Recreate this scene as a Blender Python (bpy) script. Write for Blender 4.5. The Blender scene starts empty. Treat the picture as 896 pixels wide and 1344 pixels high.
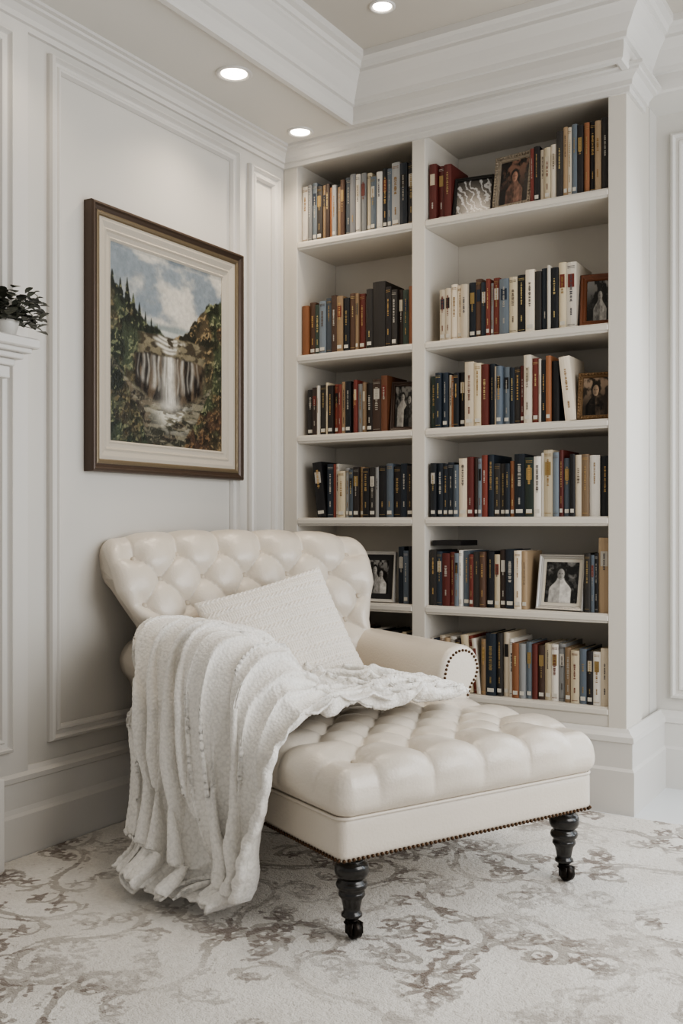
import bpy, bmesh, math, random
import numpy as np
from mathutils import Matrix, Vector
random.seed(7); np.random.seed(7)
S = bpy.context.scene
COL = S.collection
try: S.view_settings.look='AgX - Medium High Contrast'
except Exception: pass

# ---------------------------------------------------------------- helpers
def lin(c):
    return tuple(((x/12.92) if x <= .04045 else ((x+.055)/1.055)**2.4) for x in c)
def hexc(h):
    return lin((int(h[0:2],16)/255, int(h[2:4],16)/255, int(h[4:6],16)/255))

def mat(name, color=(.8,.8,.8), rough=.5, metal=0, bump=0, bscale=50, attr=None, coat=0, sheen=0, emit=None, estr=0, var=0, vscale=3, spec=None, detail=3):
    m = bpy.data.materials.new(name); m.use_nodes = True
    nt = m.node_tree; n = nt.nodes; l = nt.links
    p = n['Principled BSDF']
    p.inputs['Base Color'].default_value = (*color, 1)
    p.inputs['Roughness'].default_value = rough
    p.inputs['Metallic'].default_value = metal
    if coat: 
        p.inputs['Coat Weight'].default_value = coat; p.inputs['Coat Roughness'].default_value = .25
    if sheen:
        p.inputs['Sheen Weight'].default_value = sheen
    if spec is not None: p.inputs['Specular IOR Level'].default_value = spec
    if emit:
        p.inputs['Emission Color'].default_value = (*emit, 1); p.inputs['Emission Strength'].default_value = estr
    tc = n.new('ShaderNodeTexCoord')
    if attr:
        a = n.new('ShaderNodeAttribute'); a.attribute_name = attr
        l.new(a.outputs['Color'], p.inputs['Base Color'])
    elif var:
        nz = n.new('ShaderNodeTexNoise'); nz.inputs['Scale'].default_value = vscale; nz.inputs['Detail'].default_value = 4
        l.new(tc.outputs['Object'], nz.inputs['Vector'])
        r = n.new('ShaderNodeMapRange'); r.inputs['From Min'].default_value=.3; r.inputs['From Max'].default_value=.7
        r.inputs['To Min'].default_value = 1-var; r.inputs['To Max'].default_value = 1+var
        l.new(nz.outputs['Fac'], r.inputs['Value'])
        mx = n.new('ShaderNodeVectorMath'); mx.operation='SCALE'; mx.inputs[0].default_value = color
        l.new(r.outputs['Result'], mx.inputs['Scale']); l.new(mx.outputs[0], p.inputs['Base Color'])
    if bump:
        nz = n.new('ShaderNodeTexNoise'); nz.inputs['Scale'].default_value = bscale; nz.inputs['Detail'].default_value = detail
        l.new(tc.outputs['Object'], nz.inputs['Vector'])
        b = n.new('ShaderNodeBump'); b.inputs['Strength'].default_value = bump; b.inputs['Distance'].default_value = .01
        l.new(nz.outputs['Fac'], b.inputs['Height']); l.new(b.outputs['Normal'], p.inputs['Normal'])
    return m

def add_mesh(name, verts, faces, m=None, smooth=False, parent=None, colors=None, cname='col'):
    me = bpy.data.meshes.new(name)
    me.from_pydata([tuple(map(float,v)) for v in verts], [], [tuple(map(int,f)) for f in faces])
    if smooth: me.polygons.foreach_set('use_smooth', [True]*len(me.polygons))
    if colors is not None:
        a = me.color_attributes.new(cname, 'FLOAT_COLOR', 'POINT')
        c = np.ones((len(verts),4), dtype=np.float32); c[:,:3] = np.asarray(colors)[:,:3]
        a.data.foreach_set('color', c.ravel())
    me.update()
    bm = bmesh.new(); bm.from_mesh(me); bmesh.ops.recalc_face_normals(bm, faces=bm.faces); bm.to_mesh(me); bm.free()
    o = bpy.data.objects.new(name, me); COL.objects.link(o)
    if m: me.materials.append(m)
    if parent: o.parent = parent
    return o

def empty(name, loc=(0,0,0), rz=0):
    o = bpy.data.objects.new(name, None); COL.objects.link(o); o.location = loc; o.rotation_euler = (0,0,rz)
    o.empty_display_size = .1
    return o

class Geo:
    def __init__(s): s.v=[]; s.f=[]; s.c=[]
    def add(s, v, f, c=None):
        k=len(s.v); s.v += [tuple(x) for x in v]; s.f += [tuple(i+k for i in q) for q in f]
        if c is not None: s.c += [c]*len(v)
    def box(s, x0,x1,y0,y1,z0,z1,c=None):
        v=[(x,y,z) for x in (x0,x1) for y in (y0,y1) for z in (z0,z1)]
        s.add(v, [(0,1,3,2),(4,6,7,5),(0,4,5,1),(2,3,7,6),(0,2,6,4),(1,5,7,3)], c)
    def prism(s, poly, z0, z1, c=None):
        n=len(poly)
        v=[(x,y,z0) for x,y in poly]+[(x,y,z1) for x,y in poly]
        f=[tuple(range(n-1,-1,-1)), tuple(range(n,2*n))]+[(i,(i+1)%n,(i+1)%n+n,i+n) for i in range(n)]
        s.add(v,f,c)
    def obj(s, name, m, smooth=False, parent=None):
        return add_mesh(name, s.v, s.f, m, smooth, parent, s.c if s.c else None)

def bevel(o, w=.004, seg=2):
    b=o.modifiers.new('bev','BEVEL'); b.width=w; b.segments=seg; b.limit_method='ANGLE'; b.angle_limit=math.radians(40)
    return o

def sweep(geo, path, prof):
    P=[np.array(p,float) for p in path]; n=len(P); rows=[]
    for i in range(n):
        ns=[]
        if i>0: d=P[i]-P[i-1]; d/=np.linalg.norm(d); ns.append(np.array([d[1],-d[0]]))
        if i<n-1: d=P[i+1]-P[i]; d/=np.linalg.norm(d); ns.append(np.array([d[1],-d[0]]))
        mt = ns[0] if len(ns)==1 else (ns[0]+ns[1])/(1+ns[0]@ns[1])
        rows.append([(P[i][0]+mt[0]*o, P[i][1]+mt[1]*o, z) for o,z in prof])
    k=len(prof); v=[p for r in rows for p in r]; f=[]
    for i in range(n-1):
        for j in range(k):
            a=i*k+j; b=i*k+(j+1)%k; f.append((a,b,b+k,a+k))
    f.append(tuple(range(k))); f.append(tuple((n-1)*k+j for j in range(k)))
    geo.add(v,f)

def ring(geo, fn, s0,s1,t0,t1, prof, c=None):
    k=len(prof); v=[]
    for (cs,ct,ds,dt) in ((s0,t0,1,1),(s1,t0,-1,1),(s1,t1,-1,-1),(s0,t1,1,-1)):
        for o,h in prof: v.append(fn(cs+ds*o, ct+dt*o, h))
    f=[]
    for i in range(4):
        for j in range(k):
            a=i*k+j; b=i*k+(j+1)%k; c2=((i+1)%4)*k+(j+1)%k; d=((i+1)%4)*k+j
            f.append((a,b,c2,d))
    geo.add(v,f,c)

def vnoise(x,y,seed=0):
    xi=np.floor(x).astype(np.int64); yi=np.floor(y).astype(np.int64); xf=x-xi; yf=y-yi
    def h(a,b):
        k=(a*374761393+b*668265263+seed*1442695041)&0x7fffffff
        k=((k^(k>>13))*1274126177)&0x7fffffff
        return ((k^(k>>16))&0xffff)/65535.
    u=xf*xf*(3-2*xf); w=yf*yf*(3-2*yf)
    return (h(xi,yi)*(1-u)+h(xi+1,yi)*u)*(1-w)+(h(xi,yi+1)*(1-u)+h(xi+1,yi+1)*u)*w
def fbm(x,y,seed=0,o=4):
    r=0;a=.5;t=0
    for i in range(o):
        r=r+a*vnoise(x*2**i,y*2**i,seed+i*17); t+=a; a*=.5
    return r/t
def sst(a,b,x):
    t=np.clip((x-a)/(b-a),0,1); return t*t*(3-2*t)

def catmull(pts, n):
    P=np.array(pts,float); P=np.vstack([2*P[0]-P[1],P,2*P[-1]-P[-2]])
    out=[]; m=len(P)-3
    for i in range(m):
        for k in range(n):
            t=k/n; a,b,c,d=P[i:i+4]
            out.append(.5*((2*b)+(-a+c)*t+(2*a-5*b+4*c-d)*t*t+(-a+3*b-3*c+d)*t**3))
    out.append(P[-2]); return np.array(out)
def resample(P,n):
    d=np.r_[0,np.cumsum(np.linalg.norm(np.diff(P,axis=0),axis=1))]
    s=np.linspace(0,d[-1],n)
    return np.stack([np.interp(s,d,P[:,i]) for i in range(P.shape[1])],1), s

# ---------------------------------------------------------------- materials
M_wall  = mat('wall_paint', hexc('cfccc6'), .45, bump=.03, bscale=180)
M_trim  = mat('trim_paint', hexc('d4d1cc'), .38, bump=.02, bscale=90)
M_ceil  = mat('ceiling_paint', hexc('d8d5cf'), .6, bump=.03, bscale=150)
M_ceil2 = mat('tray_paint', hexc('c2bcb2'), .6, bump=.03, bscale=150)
M_case  = mat('bookcase_paint', hexc('d4cfc6'), .42, bump=.02, bscale=90)
M_floor = mat('floor_stone', hexc('dfe1e2'), .3, var=.05, vscale=2)
M_leath = mat('ivory_leather', hexc('d9d0c3'), .32, bump=.12, bscale=140, var=.03, vscale=4, coat=.3)
M_butt  = mat('button_leather', hexc('c3b8a8'), .4)
M_ebony = mat('ebonised_wood', hexc('15120f'), .22, bump=.04, bscale=40, coat=.5)
M_nail  = mat('nailhead_bronze', hexc('5a4636'), .35, metal=.9)
M_brass = mat('caster_metal', hexc('2a2521'), .35, metal=.8)
M_books = mat('book_cloth', attr='col', rough=.5, bump=.05, bscale=300)

# ---------------------------------------------------------------- room shell
ZS=2.58; ZT=2.78
g=Geo(); g.box(-.12,0,-4.3,.6,0,2.9); g.obj('wall_left',M_wall)
g=Geo(); g.box(-.0,1.44,.345,.6,0,2.9); g.box(1.44,1.70,.45,.6,0,2.9); g.box(1.70,2.75,.45,.6,0,.45); g.box(1.70,2.75,.45,.6,2.35,2.9); g.box(2.75,3.4,.45,.6,0,2.9)
g.obj('wall_back',M_wall)
g=Geo(); g.box(-.12,3.4,-4.3,.6,-.1,0); g.obj('floor',M_floor)
g=Geo(); g.box(-.12,.42,-4.3,.6,ZS,2.9); g.box(.42,1.47,-.137,.6,ZS,2.9); g.box(1.47,3.4,.2,.6,ZS,2.9)
g.obj('ceiling_soffit',M_ceil)
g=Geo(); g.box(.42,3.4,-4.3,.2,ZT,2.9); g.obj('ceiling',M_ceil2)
g=Geo()
ring(g, lambda s,t,n:(s,.45-n,t), 1.66,2.79,.41,2.39, [(0,0),(0,.025),(.02,.03),(.05,.02),(.06,-.04),(.04,-.06),(.04,0)])
for xx in (2.06,2.42): g.box(xx-.015,xx+.015,.47,.50,.45,2.35)
for zz in (.95,1.45,1.95): g.box(1.70,2.75,.472,.498,zz-.012,zz+.012)
g.obj('window_1',M_trim)

# crown mouldings
g=Geo()
sweep(g, [(0,-4.3),(0,0),(1.45,0),(1.45,.2)], [(0,2.505),(.012,2.505),(.014,2.522),(.024,2.524),(.026,2.540),(.042,2.556),(.056,2.560),(.058,2.568),(.072,2.570),(.072,2.581),(0,2.581)])
g.obj('trim_1',M_trim)
g=Geo()
sweep(g, [(.42,-4.3),(.42,-.137),(1.47,-.137),(1.47,.2),(3.4,.2)],
  [(-.03,2.58),(-.03,2.568),(-.02,2.562),(0,2.562),(.006,2.57),(.010,2.60),(.010,2.625),(.022,2.628),(.026,2.645),(.04,2.665),(.055,2.69),(.075,2.712),(.082,2.718),(.082,2.73),(.092,2.733),(.10,2.748),(.118,2.755),(.118,2.781),(-.001,2.781)])
g.obj('trim_2',M_trim)

# wall panels (left)
PM=[(0,0),(0,.012),(.004,.022),(.012,.026),(.017,.016),(.020,.012),(.030,.012),(.035,.018),(.042,.017),(.048,.005),(.048,0)]
lw=lambda s,t,n:(n,s,t)
g=Geo()
ring(g,lw,-1.297,-.325,.325,2.475,PM)
ring(g,lw,-.258,-.045,.325,2.455,PM)
g.obj('trim_3',M_trim)
g=Geo()
g.box(0,.014,-4.3,-1.384,.24,2.53)
ring(g,lambda s,t,n:(.014+n,s,t),-2.6,-1.452,.325,2.475,PM)
g.obj('trim_4',M_trim)
g=Geo()
sweep(g,[(0,-4.3),(0,0)],[(0,0),(.026,0),(.026,.125),(.020,.135),(.017,.15),(.017,.225),(.024,.23),(.026,.245),(.014,.255),(.006,.268),(0,.268)])
g.obj('baseboard_left',M_trim)
g=Geo()
sweep(g,[(.02,0),(1.45,0),(1.45,.45),(3.4,.45)],[(0,0),(.034,0),(.034,.15),(.026,.16),(.026,.245),(.032,.25),(.030,.268),(.016,.28),(.008,.292),(0,.292)])
g.obj('baseboard_back',M_trim)
g=Geo()
ring(g,lambda s,t,n:(s,.45-n,t),1.495,1.64,.34,2.5,PM)
g.obj('trim_5',M_trim)

# fireplace mantel (end)
g=Geo(); RZ=.0145; mx0=.0145
sweep(g,[(mx0,-1.49),(.18,-1.49),(.18,-3.2),(mx0,-3.2)][::-1],[(-.10,1.505),(0,1.505),(.004,1.51),(.004,1.53),(0,1.535),(-.10,1.535)])
g.box(mx0,.18,-3.2,-1.49,1.508,1.534)
for i,(d,z0,z1) in enumerate(((.012,1.492,1.508),(.028,1.475,1.492),(.045,1.455,1.475),(.055,1.42,1.455))):
    g.box(mx0,.18-d,-3.2+d,-1.49-d,z0,z1)
g.box(mx0,.095,-1.80,-1.565,.27,1.42)
g.box(mx0,.095,-3.1,-2.85,.27,1.42); g.box(mx0,.085,-2.85,-1.8,1.1,1.42)
g.box(.027,.115,-1.82,-1.555,RZ,.28); g.box(.027,.115,-3.12,-2.83,RZ,.28)
bevel(g.obj('fireplace_mantel',M_trim),.004)

# ---------------------------------------------------------------- bookcase
BL0,BL1,BR0,BR1,BX=.07,.61,.668,1.384,1.45
D=.31
shelves=[2.19,1.715,1.378,1.033,.69,.36]
case=empty('built_in_bookcase')
g=Geo()
g.box(0.001,BL0,0,D,.0,ZS); g.box(BL1,BR0,0,D,0,ZS); g.box(BR1,BX,0,.2,0,ZS); g.box(BR1,BX-.012,.2,.344,0,ZS)
g.box(BL0-.001,BR1+.001,0.002,D,2.52,ZS)
bevel(g.obj('frame',M_case,parent=case),.003)
g=Geo(); g.box(0.001,BR1,D,D+.03,0,ZS); g.obj('back_panel',M_case,parent=case)
g=Geo()
for z in shelves:
    for a,b in ((BL0,BL1),(BR0,BR1)):
        g.box(a,b,.004,D,z-.034,z)
        g.box(a,b,-.002,.012,z-.026,z-.006)
bevel(g.obj('shelves',M_case,parent=case),.003)
g=Geo(); g.box(BL0,BL1,.003,.03,0,.33); g.box(BR0,BR1,.003,.03,0,.33); g.obj('base_panel',M_case,parent=case)

# ---------------------------------------------------------------- books
CC={'k':['1b1a1c','232021','1b1e23','2b2522','33302e'],'n':['232c37','2b3541','1f262f'],'b':['5d6772','6d7780','4d565f'],
 'c':['cfc3af','c4b89f','d6ccbc'],'w':['d6d1c8','dcd8d0','c8c2b7'],'r':['6a322b','773a2f','592824'],'d':['46352c','523d31','3a2e28'],
 't':['9a8368','a69075','88735b'],'o':['85593d','8f6144','754c36'],'g':['848585','999998','707173'],'e':['2f3a34','3a4740']}
BK=Geo(); rb=random.Random(11)
def book(x,z,t,h,code,y0,lean=0,dep=None):
    if code=='k' and rb.random()<.28: code=rb.choice('dnegb')
    c=hexc(rb.choice(CC[code])); j=rb.uniform(.8,1.2); c=tuple(min(1,q*j) for q in c)
    dep=dep or rb.uniform(.15,.20)
    k0=len(BK.v); bl=min(.004,t*.18)
    arc=[(t*(i/4), -bl*math.sin(math.pi*i/4)) for i in range(5)]
    inner=[(t-.001-(t-.002)*(i/4), .003) for i in range(5)]
    BK.prism(arc+inner,0,h,c)
    BK.prism([(0,0),(.0025,0),(.0025,dep),(0,dep)],0,h,c)
    BK.prism([(t-.0025,0),(t,0),(t,dep),(t-.0025,dep)],0,h,c)
    BK.prism([(.0025,.003),(t-.0025,.003),(t-.0025,dep-.004),(.0025,dep-.004)],.003,h-.004,hexc('c4b79e'))
    dark = sum(c)<.6
    ink = hexc(rb.choice(['b8965f','a0865a','bba876','bab6ad','927e55','a39e94'])) if dark else hexc(rb.choice(['4c4440','6a3a32','4b4a52','5a4c40','8a6a3a']))
    def patch(z0,z1,w,col,e=.0006):
        xa=t/2-w/2; xb=t/2+w/2; yy=-bl-e
        BK.box(xa,xb,yy,yy+.0015+bl*.6,z0,z1,col)
    if t>.012:
        r=rb.random()
        if r<.40:
            for q in (.05,.91,.935): patch(h*q,h*q+.0012,t*.72,ink)
        if rb.random()<.28:
            pc=hexc(rb.choice(['6e3029','1c1a1b','b9ae9a','222d3d','b5b0a7','8d774b'])); patch(h*.62,h*.82,t*.62,pc,.0003)
        if rb.random()<.88:
            z1=h*rb.uniform(.40,.6); z2=h*rb.uniform(.74,.88); zz=z1; w=t*rb.uniform(.16,.36)
            while zz<z2:
                s=rb.uniform(.0015,.004); patch(zz,zz+s,w*rb.uniform(.6,1),ink,.0009); zz+=s+rb.choice([.0014,.0014,.004])
        if rb.random()<.45:
            zz=h*.2; 
            while zz<h*.3:
                s=rb.uniform(.0015,.004); patch(zz,zz+s,t*.16,ink,.0009); zz+=s+.0015
        if rb.random()<.55: patch(h*.06,h*.06+.014,t*.64,hexc('c8c4ba'),.0007)
    elif rb.random()<.6:
        patch(h*.45,h*.75,t*.12,ink)
    ca,sa=math.cos(lean),math.sin(lean)
    px = t if lean>0 else 0
    for i in range(k0,len(BK.v)):
        a,b,cz=BK.v[i]; a-=px
        X=a*ca+cz*sa; Z=-a*sa+cz*ca
        BK.v[i]=(x+px+X, y0+b, z+Z)
def row(x0,x1,z,spec,h0=.22):
    toks=spec.split(); it=[]; h=h0
    for t in toks:
        ln_=.11 if t.endswith('!') else 0; t=t.rstrip('!')
        code=t[0]; r=t[1:].split(':'); w=float(r[0]); 
        if len(r)>1: h=float(r[1])/100
        it.append((code,w,h+rb.uniform(-.011,.007),ln_))
    gaps=0; prev=0
    for q in it:
        if q[3] and not prev: gaps+=q[2]*math.sin(q[3])
        prev=q[3]
    W=sum(q[1] for q in it); sc=(x1-x0-gaps)/W; x=x0; prev=0
    for i,(code,w,hh,l_) in enumerate(it):
        t=w*sc
        if l_ and not prev: x+=hh*math.sin(l_)
        prev=l_
        book(x,z,t*.97,hh,code,.028+rb.uniform(-.006,.014),-l_)
        x+=t
A,B,C,Dz,E,F=[s+.0005 for s in shelves]
row(.075,.605,A,"w9:24 g6 b7 k8:23 t5 d6 o4:22 g6 t6:21 d6:23 b9:25 g8 w6 g7:24 c7 b7:23 w8 k7:24 k6 g11:26 n10:26 k10:26")
row(.675,.765,A,"r9:22 r8:21 r9:21")
row(1.085,1.38,A,"r5:20 k8:20 c7:20 c8:19 c8:20 k9:25 t6:25 c5 k7:25 k8:26 o7:26 k8:26 t8:26 k10:26")
row(.075,.605,B,"o10:22 d9 k8 b10 k9:23 d8 t9 k9 d9 t4 r9:23 w3 k9:24 k18:27 k8:24 k8:22 d7 k8:23 o8")
row(.715,1.258,B,"c8:21 c7 c8 c7 c8 n9:22 k8 n7:21 r5 g4 r8 b12:22 c10:22 k10 c11:23 k8 n8:23 w3 k9 c9:24 w12:24")
row(.095,.482,C,"k9:20 k7:21 w3 k9 c3 k8 r6 r5 t6 k8 d4 r5 k7 t4 k8 d12:22 o8:22")
row(.675,1.262,C,"k8:21 n8 n8 c4 o4 k7 k8 c12:24 c9 r9:23 n7 c3 b7:22 b8 n6 k8 r5 c9:25 r8:24 w3 k6 o6 k9:22 c13:23!")
row(.125,.605,Dz,"k12:23! n9:22 r3 w4 c9:20 g5 b5 k8 t5 k8 k8 g4 k9:21 b8 k9 n8 k8")
row(.68,1.38,Dz,"k8:21 n8 k7 n8 b7 c11:23 r8 d5 b5 r7 n8 k8:21 k7 n6 o6 n13:24 k11:23 w9:23 w3 c11:24 b7 r5 b8:22 k6 c8 t8:22 w12:22 k11:22")
row(.53,.605,E,"n9:22 b8 k8:23")
row(.675,1.075,E,"k8:21 n7 r9 r5 b5 w4 b8 r5 k8 d6 k9 c6 k7:22 n10:23 c8:22 t6")
row(1.29,1.382,E,"k9:21 b5 k5 t16:26")
row(.675,1.38,F,"w5:21 n6 c7 t6 w8 d6 c9:22! r5! w5! t6 n12:24 k7 c7 w5:21 o8 k7 b7 r6 d8 c7 w8 k8 t7:20 c9 b8 k7 w8 c9")
row(.09,.60,F,"k8:22 n9 c7 k7 r6 w6 k8 n8 t7 k8 k9 c6 w6 n8 d6 k8 b8 c6 k8")
BK.box(.68,.80,.04,.20,E+.232,E+.252,hexc('1c1a1b')); BK.box(.683,.797,.045,.195,E+.2325,E+.2515,hexc('d2c6ae'))
BK.obj('bookshelf_books',M_books)

# ---------------------------------------------------------------- framed photos
def figure(v,x,y,cx,hy_,k,bright,N,N2):
    X=(x-cx)/k+.5; Y=(y-hy_)/k+.66
    sh=.38-.26*sst(.22,.56,Y)
    body=sst(.02,-.02,np.abs(X-.5)-sh)*sst(.58,.54,Y)
    head=sst(1.1,.85,((X-.5)/.125)**2+((Y-.66)/.155)**2)
    hair=sst(1.1,.85,((X-.5)/.18)**2+((Y-.71)/.185)**2)
    v=v*(1-hair)+(.06+.14*N2)*hair
    v=v*(1-body)+body*(bright+.35*(N2-.5)-.15*(X<.5))
    face=.70-.25*sst(.58,.42,X)+.08*(N2-.5)
    for ex in (.455,.545): face=face-.38*np.exp(-(((X-ex)/.020)**2+((Y-.68)/.013)**2))
    face=face-.12*np.exp(-(((X-.5)/.012)**2+((Y-.635)/.03)**2))
    face=face-.28*np.exp(-(((X-.5)/.035)**2+((Y-.585)/.011)**2))
    return v*(1-head)+head*face
def photo_colors(n,m,kind,seed):
    y,x=np.mgrid[0:m,0:n]; x=x/(n-1.); y=y/(m-1.)
    N=fbm(x*5,y*5,seed,4); N2=fbm(x*12,y*12,seed+5,3)
    v=.08+.42*sst(.42,.62,N)*sst(.1,1,y)
    if kind=='feather':
        v=.5+.5*np.sin(30*(x+.5*y)+12*N); v=np.where(v>.78,.6,.05)
    elif seed==15: v=figure(v,x,y,.36,.70,.75,.55,N,N2); v=figure(v,x,y,.66,.58,.72,.75,N,N2)
    elif seed==18: v=figure(v*.9+.15*sst(.5,.7,N2),x,y,.46,.70,.9,.80,N,N2)
    elif seed==8: v=figure(v,x,y,.60,.62,.8,.6,N,N2)
    elif seed==9: v=figure(v,x,y,.34,.72,.62,.7,N,N2); v=figure(v,x,y,.64,.66,.62,.25,N,N2)
    elif seed==12: v=figure(v+.1,x,y,.5,.66,1.0,.22,N,N2)
    else: v=figure(v,x,y,.52,.62,.8,.45,N,N2)
    tint=np.array({'sepia':(1.0,.86,.73),'bw':(1,.99,.97),'red':(1.0,.72,.6),'feather':(1,1,1)}[kind])
    c=np.clip(v,0,1)[...,None]*tint
    return np.power(c,2.0).reshape(-1,3)
M_photo=mat('photo_print',attr='col',rough=.25)
def photo_frame(x,z,w,h,bw,fcol,metal,kind,seed,rz=0,tilt=.17,y=.05,mat_w=.0,ornate=False,matc='d8d2c6'):
    P=empty('photo_frame',(x,y,z),rz)
    P.rotation_euler=(-tilt,0,rz)
    mf=mat('frame_finish',hexc(fcol),.38,metal=metal,bump=.5 if ornate else .08,bscale=130 if ornate else 40)
    fn=lambda s,t,n:(s,-n,t)
    g=Geo()
    prof=[(0,0),(0,.014),(bw*.15,.019),(bw*.4,.017),(bw*.6,.012),(bw*.85,.012),(bw,.006),(bw,0)]
    ring(g,fn,-w/2,w/2,0,h,prof)
    if ornate:
        for i in range(int(w/.012)):
            for zz in (bw*.4,h-bw*.4):
                a=-w/2+.006+i*.012; g.box(a-.003,a+.003,-.021,-.014,zz-.004,zz+.004)
        for i in range(int(h/.012)):
            for ss in (-w/2+bw*.4,w/2-bw*.4):
                a=.006+i*.012; g.box(ss-.004,ss+.004,-.021,-.014,a-.003,a+.003)
    g.box(-w/2+.003,w/2-.003,0,.006,.003,h-.003)
    bevel(g.obj('frame_border',mf,parent=P),.001,1)
    if mat_w:
        g=Geo(); g.box(-w/2+bw,w/2-bw,-.004,-.001,bw,h-bw); g.obj('mat_board',mat('mat_board',hexc(matc),.8),parent=P)
    n,m=66,84; q=bw+mat_w
    ww=w-2*q; hh=h-2*q
    v=[(-ww/2+ww*i/(n-1),-.0055,q+hh*j/(m-1)) for j in range(m) for i in range(n)]
    f=[(j*n+i,j*n+i+1,(j+1)*n+i+1,(j+1)*n+i) for j in range(m-1) for i in range(n-1)]
    add_mesh('print',v,f,M_photo,True,P,photo_colors(n,m,kind,seed))
    g=Geo(); g.box(-.02,.02,.006,.009,.02,h*.7); g.obj('strut',mf,parent=P)
photo_frame(.845,A,.155,.16,.010,'2a2826',.2,'feather',3,rz=.15,tilt=.25,y=.055)
photo_frame(1.005,A,.165,.215,.024,'9c9284',.7,'red',5,rz=-.12,tilt=.15,y=.06,ornate=True)
photo_frame(1.325,B,.125,.20,.024,'6d4028',.0,'bw',8,rz=.2,tilt=.2,y=.07)
photo_frame(.545,C,.125,.205,.018,'3c2a20',.0,'bw',9,rz=.3,tilt=.2,y=.07)
photo_frame(1.322,C,.125,.175,.018,'7a6247',.5,'sepia',12,rz=.1,tilt=.18,y=.05,ornate=True)
photo_frame(.425,E,.165,.205,.013,'cfccc6',.2,'bw',15,rz=.05,tilt=.12,y=.05,mat_w=.022,matc='2c2b2b')
photo_frame(1.195,E,.185,.205,.016,'b9b7b3',.6,'bw',18,rz=-.12,tilt=.17,y=.045,mat_w=.012)

# ---------------------------------------------------------------- landscape painting
P=empty('framed_landscape_painting',(0,0,0))
fn=lambda s,t,n:(n+.002,s,t)
y0,y1,z0,z1=-1.142,-.330,1.178,2.062
M_fr=mat('frame_bronze',hexc('52443a'),.36,metal=.35,bump=.12,bscale=30,coat=.2)
M_gold=mat('frame_gold',hexc('80725c'),.38,metal=.5,bump=.15,bscale=60)
M_lin=mat('frame_linen',hexc('b8b0a3'),.6,bump=.1,bscale=200)
g=Geo(); ring(g,fn,y0,y1,z0,z1,[(0,0),(0,.034),(.004,.040),(.010,.041),(.015,.034),(.024,.030),(.028,.030),(.028,0)]); g.obj('outer_frame',M_fr,parent=P)
g=Geo(); ring(g,fn,y0+.027,y1-.027,z0+.027,z1-.027,[(0,0),(0,.031),(.006,.032),(.012,.030),(.016,.024),(.016,0)]); g.obj('gold_fillet',M_gold,parent=P)
g=Geo(); ring(g,fn,y0+.042,y1-.042,z0+.042,z1-.042,[(0,0),(0,.025),(.012,.026),(.030,.019),(.036,.022),(.042,.016),(.055,.014),(.060,.017),(.066,.012),(.066,0)]); g.obj('linen_liner',M_lin,parent=P)
n,m=430,475
yy,xx=np.mgrid[0:m,0:n]; x=xx/(n-1.); y=yy/(m-1.)
ONE=np.ones((m,n,3))
def L(c): return ONE*np.array(hexc(c))
def mix(a,b,k): return a*(1-k[...,None])+b*k[...,None]
cl=fbm(x*3.0+1,y*5.5+3,3,6)
img=mix(L('7d8890'),L('c6c1b5'),sst(.40,.60,cl+.10*(1-y)-.05*x))
img=mix(img,L('93958f'),.6*sst(.5,.7,fbm(x*4,y*9,9,4))*sst(.9,.7,y))
img=mix(img,L('8b9492'),sst(.68,.65,y+.04*fbm(x*7,x*0,4)))
img=mix(img,L('b4b7b0'),sst(.620,.605,y))
brush=fbm(x*46,y*46,21,3); brush2=fbm(x*15,y*19,33,5); br3=fbm(x*90,y*70,77,2)
def foliage(dark,midc,light,hi,seed,sc=13):
    n1=fbm(x*sc,y*sc*1.15,seed,4); n1b=fbm(x*sc+.12,y*sc*1.15-.18,seed,4); lit=np.clip((n1-n1b)*6+.5,0,1)
    c=mix(L(dark),L(midc),sst(.35,.6,n1)); c=mix(c,L(light),sst(.5,.85,lit)*sst(.42,.62,brush)); c=mix(c,L(hi),.8*sst(.62,.9,lit)*sst(.55,.7,br3)); return c
hr=np.interp(x,[.46,.54,.62,.72,.84,.92,1],[.52,.57,.61,.68,.78,.86,.88])+.10*(fbm(x*14,y*12,5)-.5)
ca=foliage('28281d','4f4431','7e6a48','a08b64',50)
ca=mix(ca,foliage('252a1d','434b33','6d7250','928f6c',60),sst(.42,.56,fbm(x*5,y*5,51,3)))
ca=mix(ca,foliage('2f221a','5c4030','83603f','a07c54',70,18),.65*sst(.56,.66,fbm(x*6+5,y*6,55,3)))
k=sst(.008,-.008,y-hr)*(x>.44)
img=mix(img,ca,k)
cg=foliage('1e241a','3a432f','636a4c','8b8963',80)
cg=mix(cg,foliage('2a2319','50452f','7a6a48','94815b',83),.6*sst(.5,.62,fbm(x*6,y*6,61,3)))
hl=np.interp(x,[0,.05,.12,.2,.3,.40,.5],[.78,.78,.74,.69,.63,.60,.54])+.07*(fbm(x*18,y*14,8)-.5)
img=mix(img,cg,sst(.008,-.008,y-hl)*(x<.50))
for (cx,tp,wb) in ((.02,.86,.09),(.085,.83,.07),(.14,.84,.06),(.19,.77,.05),(.24,.73,.042),(.29,.69,.034),(.34,.665,.026),(.39,.645,.02)):
    t_=np.clip((tp-y)/(tp-.45),0,1)**.8; wdt=wb*t_*(.6+.8*fbm(y*45,x*25+cx*99,5,2))
    kk_=sst(.006,-.004,np.abs(x-cx)-wdt)*(y<tp)*(y>.42)
    img=mix(img,cg*(.68+.45*sst(-.02,.03,cx-x)[...,None]),kk_)
kb_=sst(.60,.585,y+.02*fbm(x*12,y*4,3))*sst(.20,.28,x)*sst(.86,.78,x)
bank=mix(L('433b2c'),L('7c735a'),sst(.42,.62,fbm(x*16,y*30,71,4)))
img=mix(img,bank,kb_)
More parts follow.
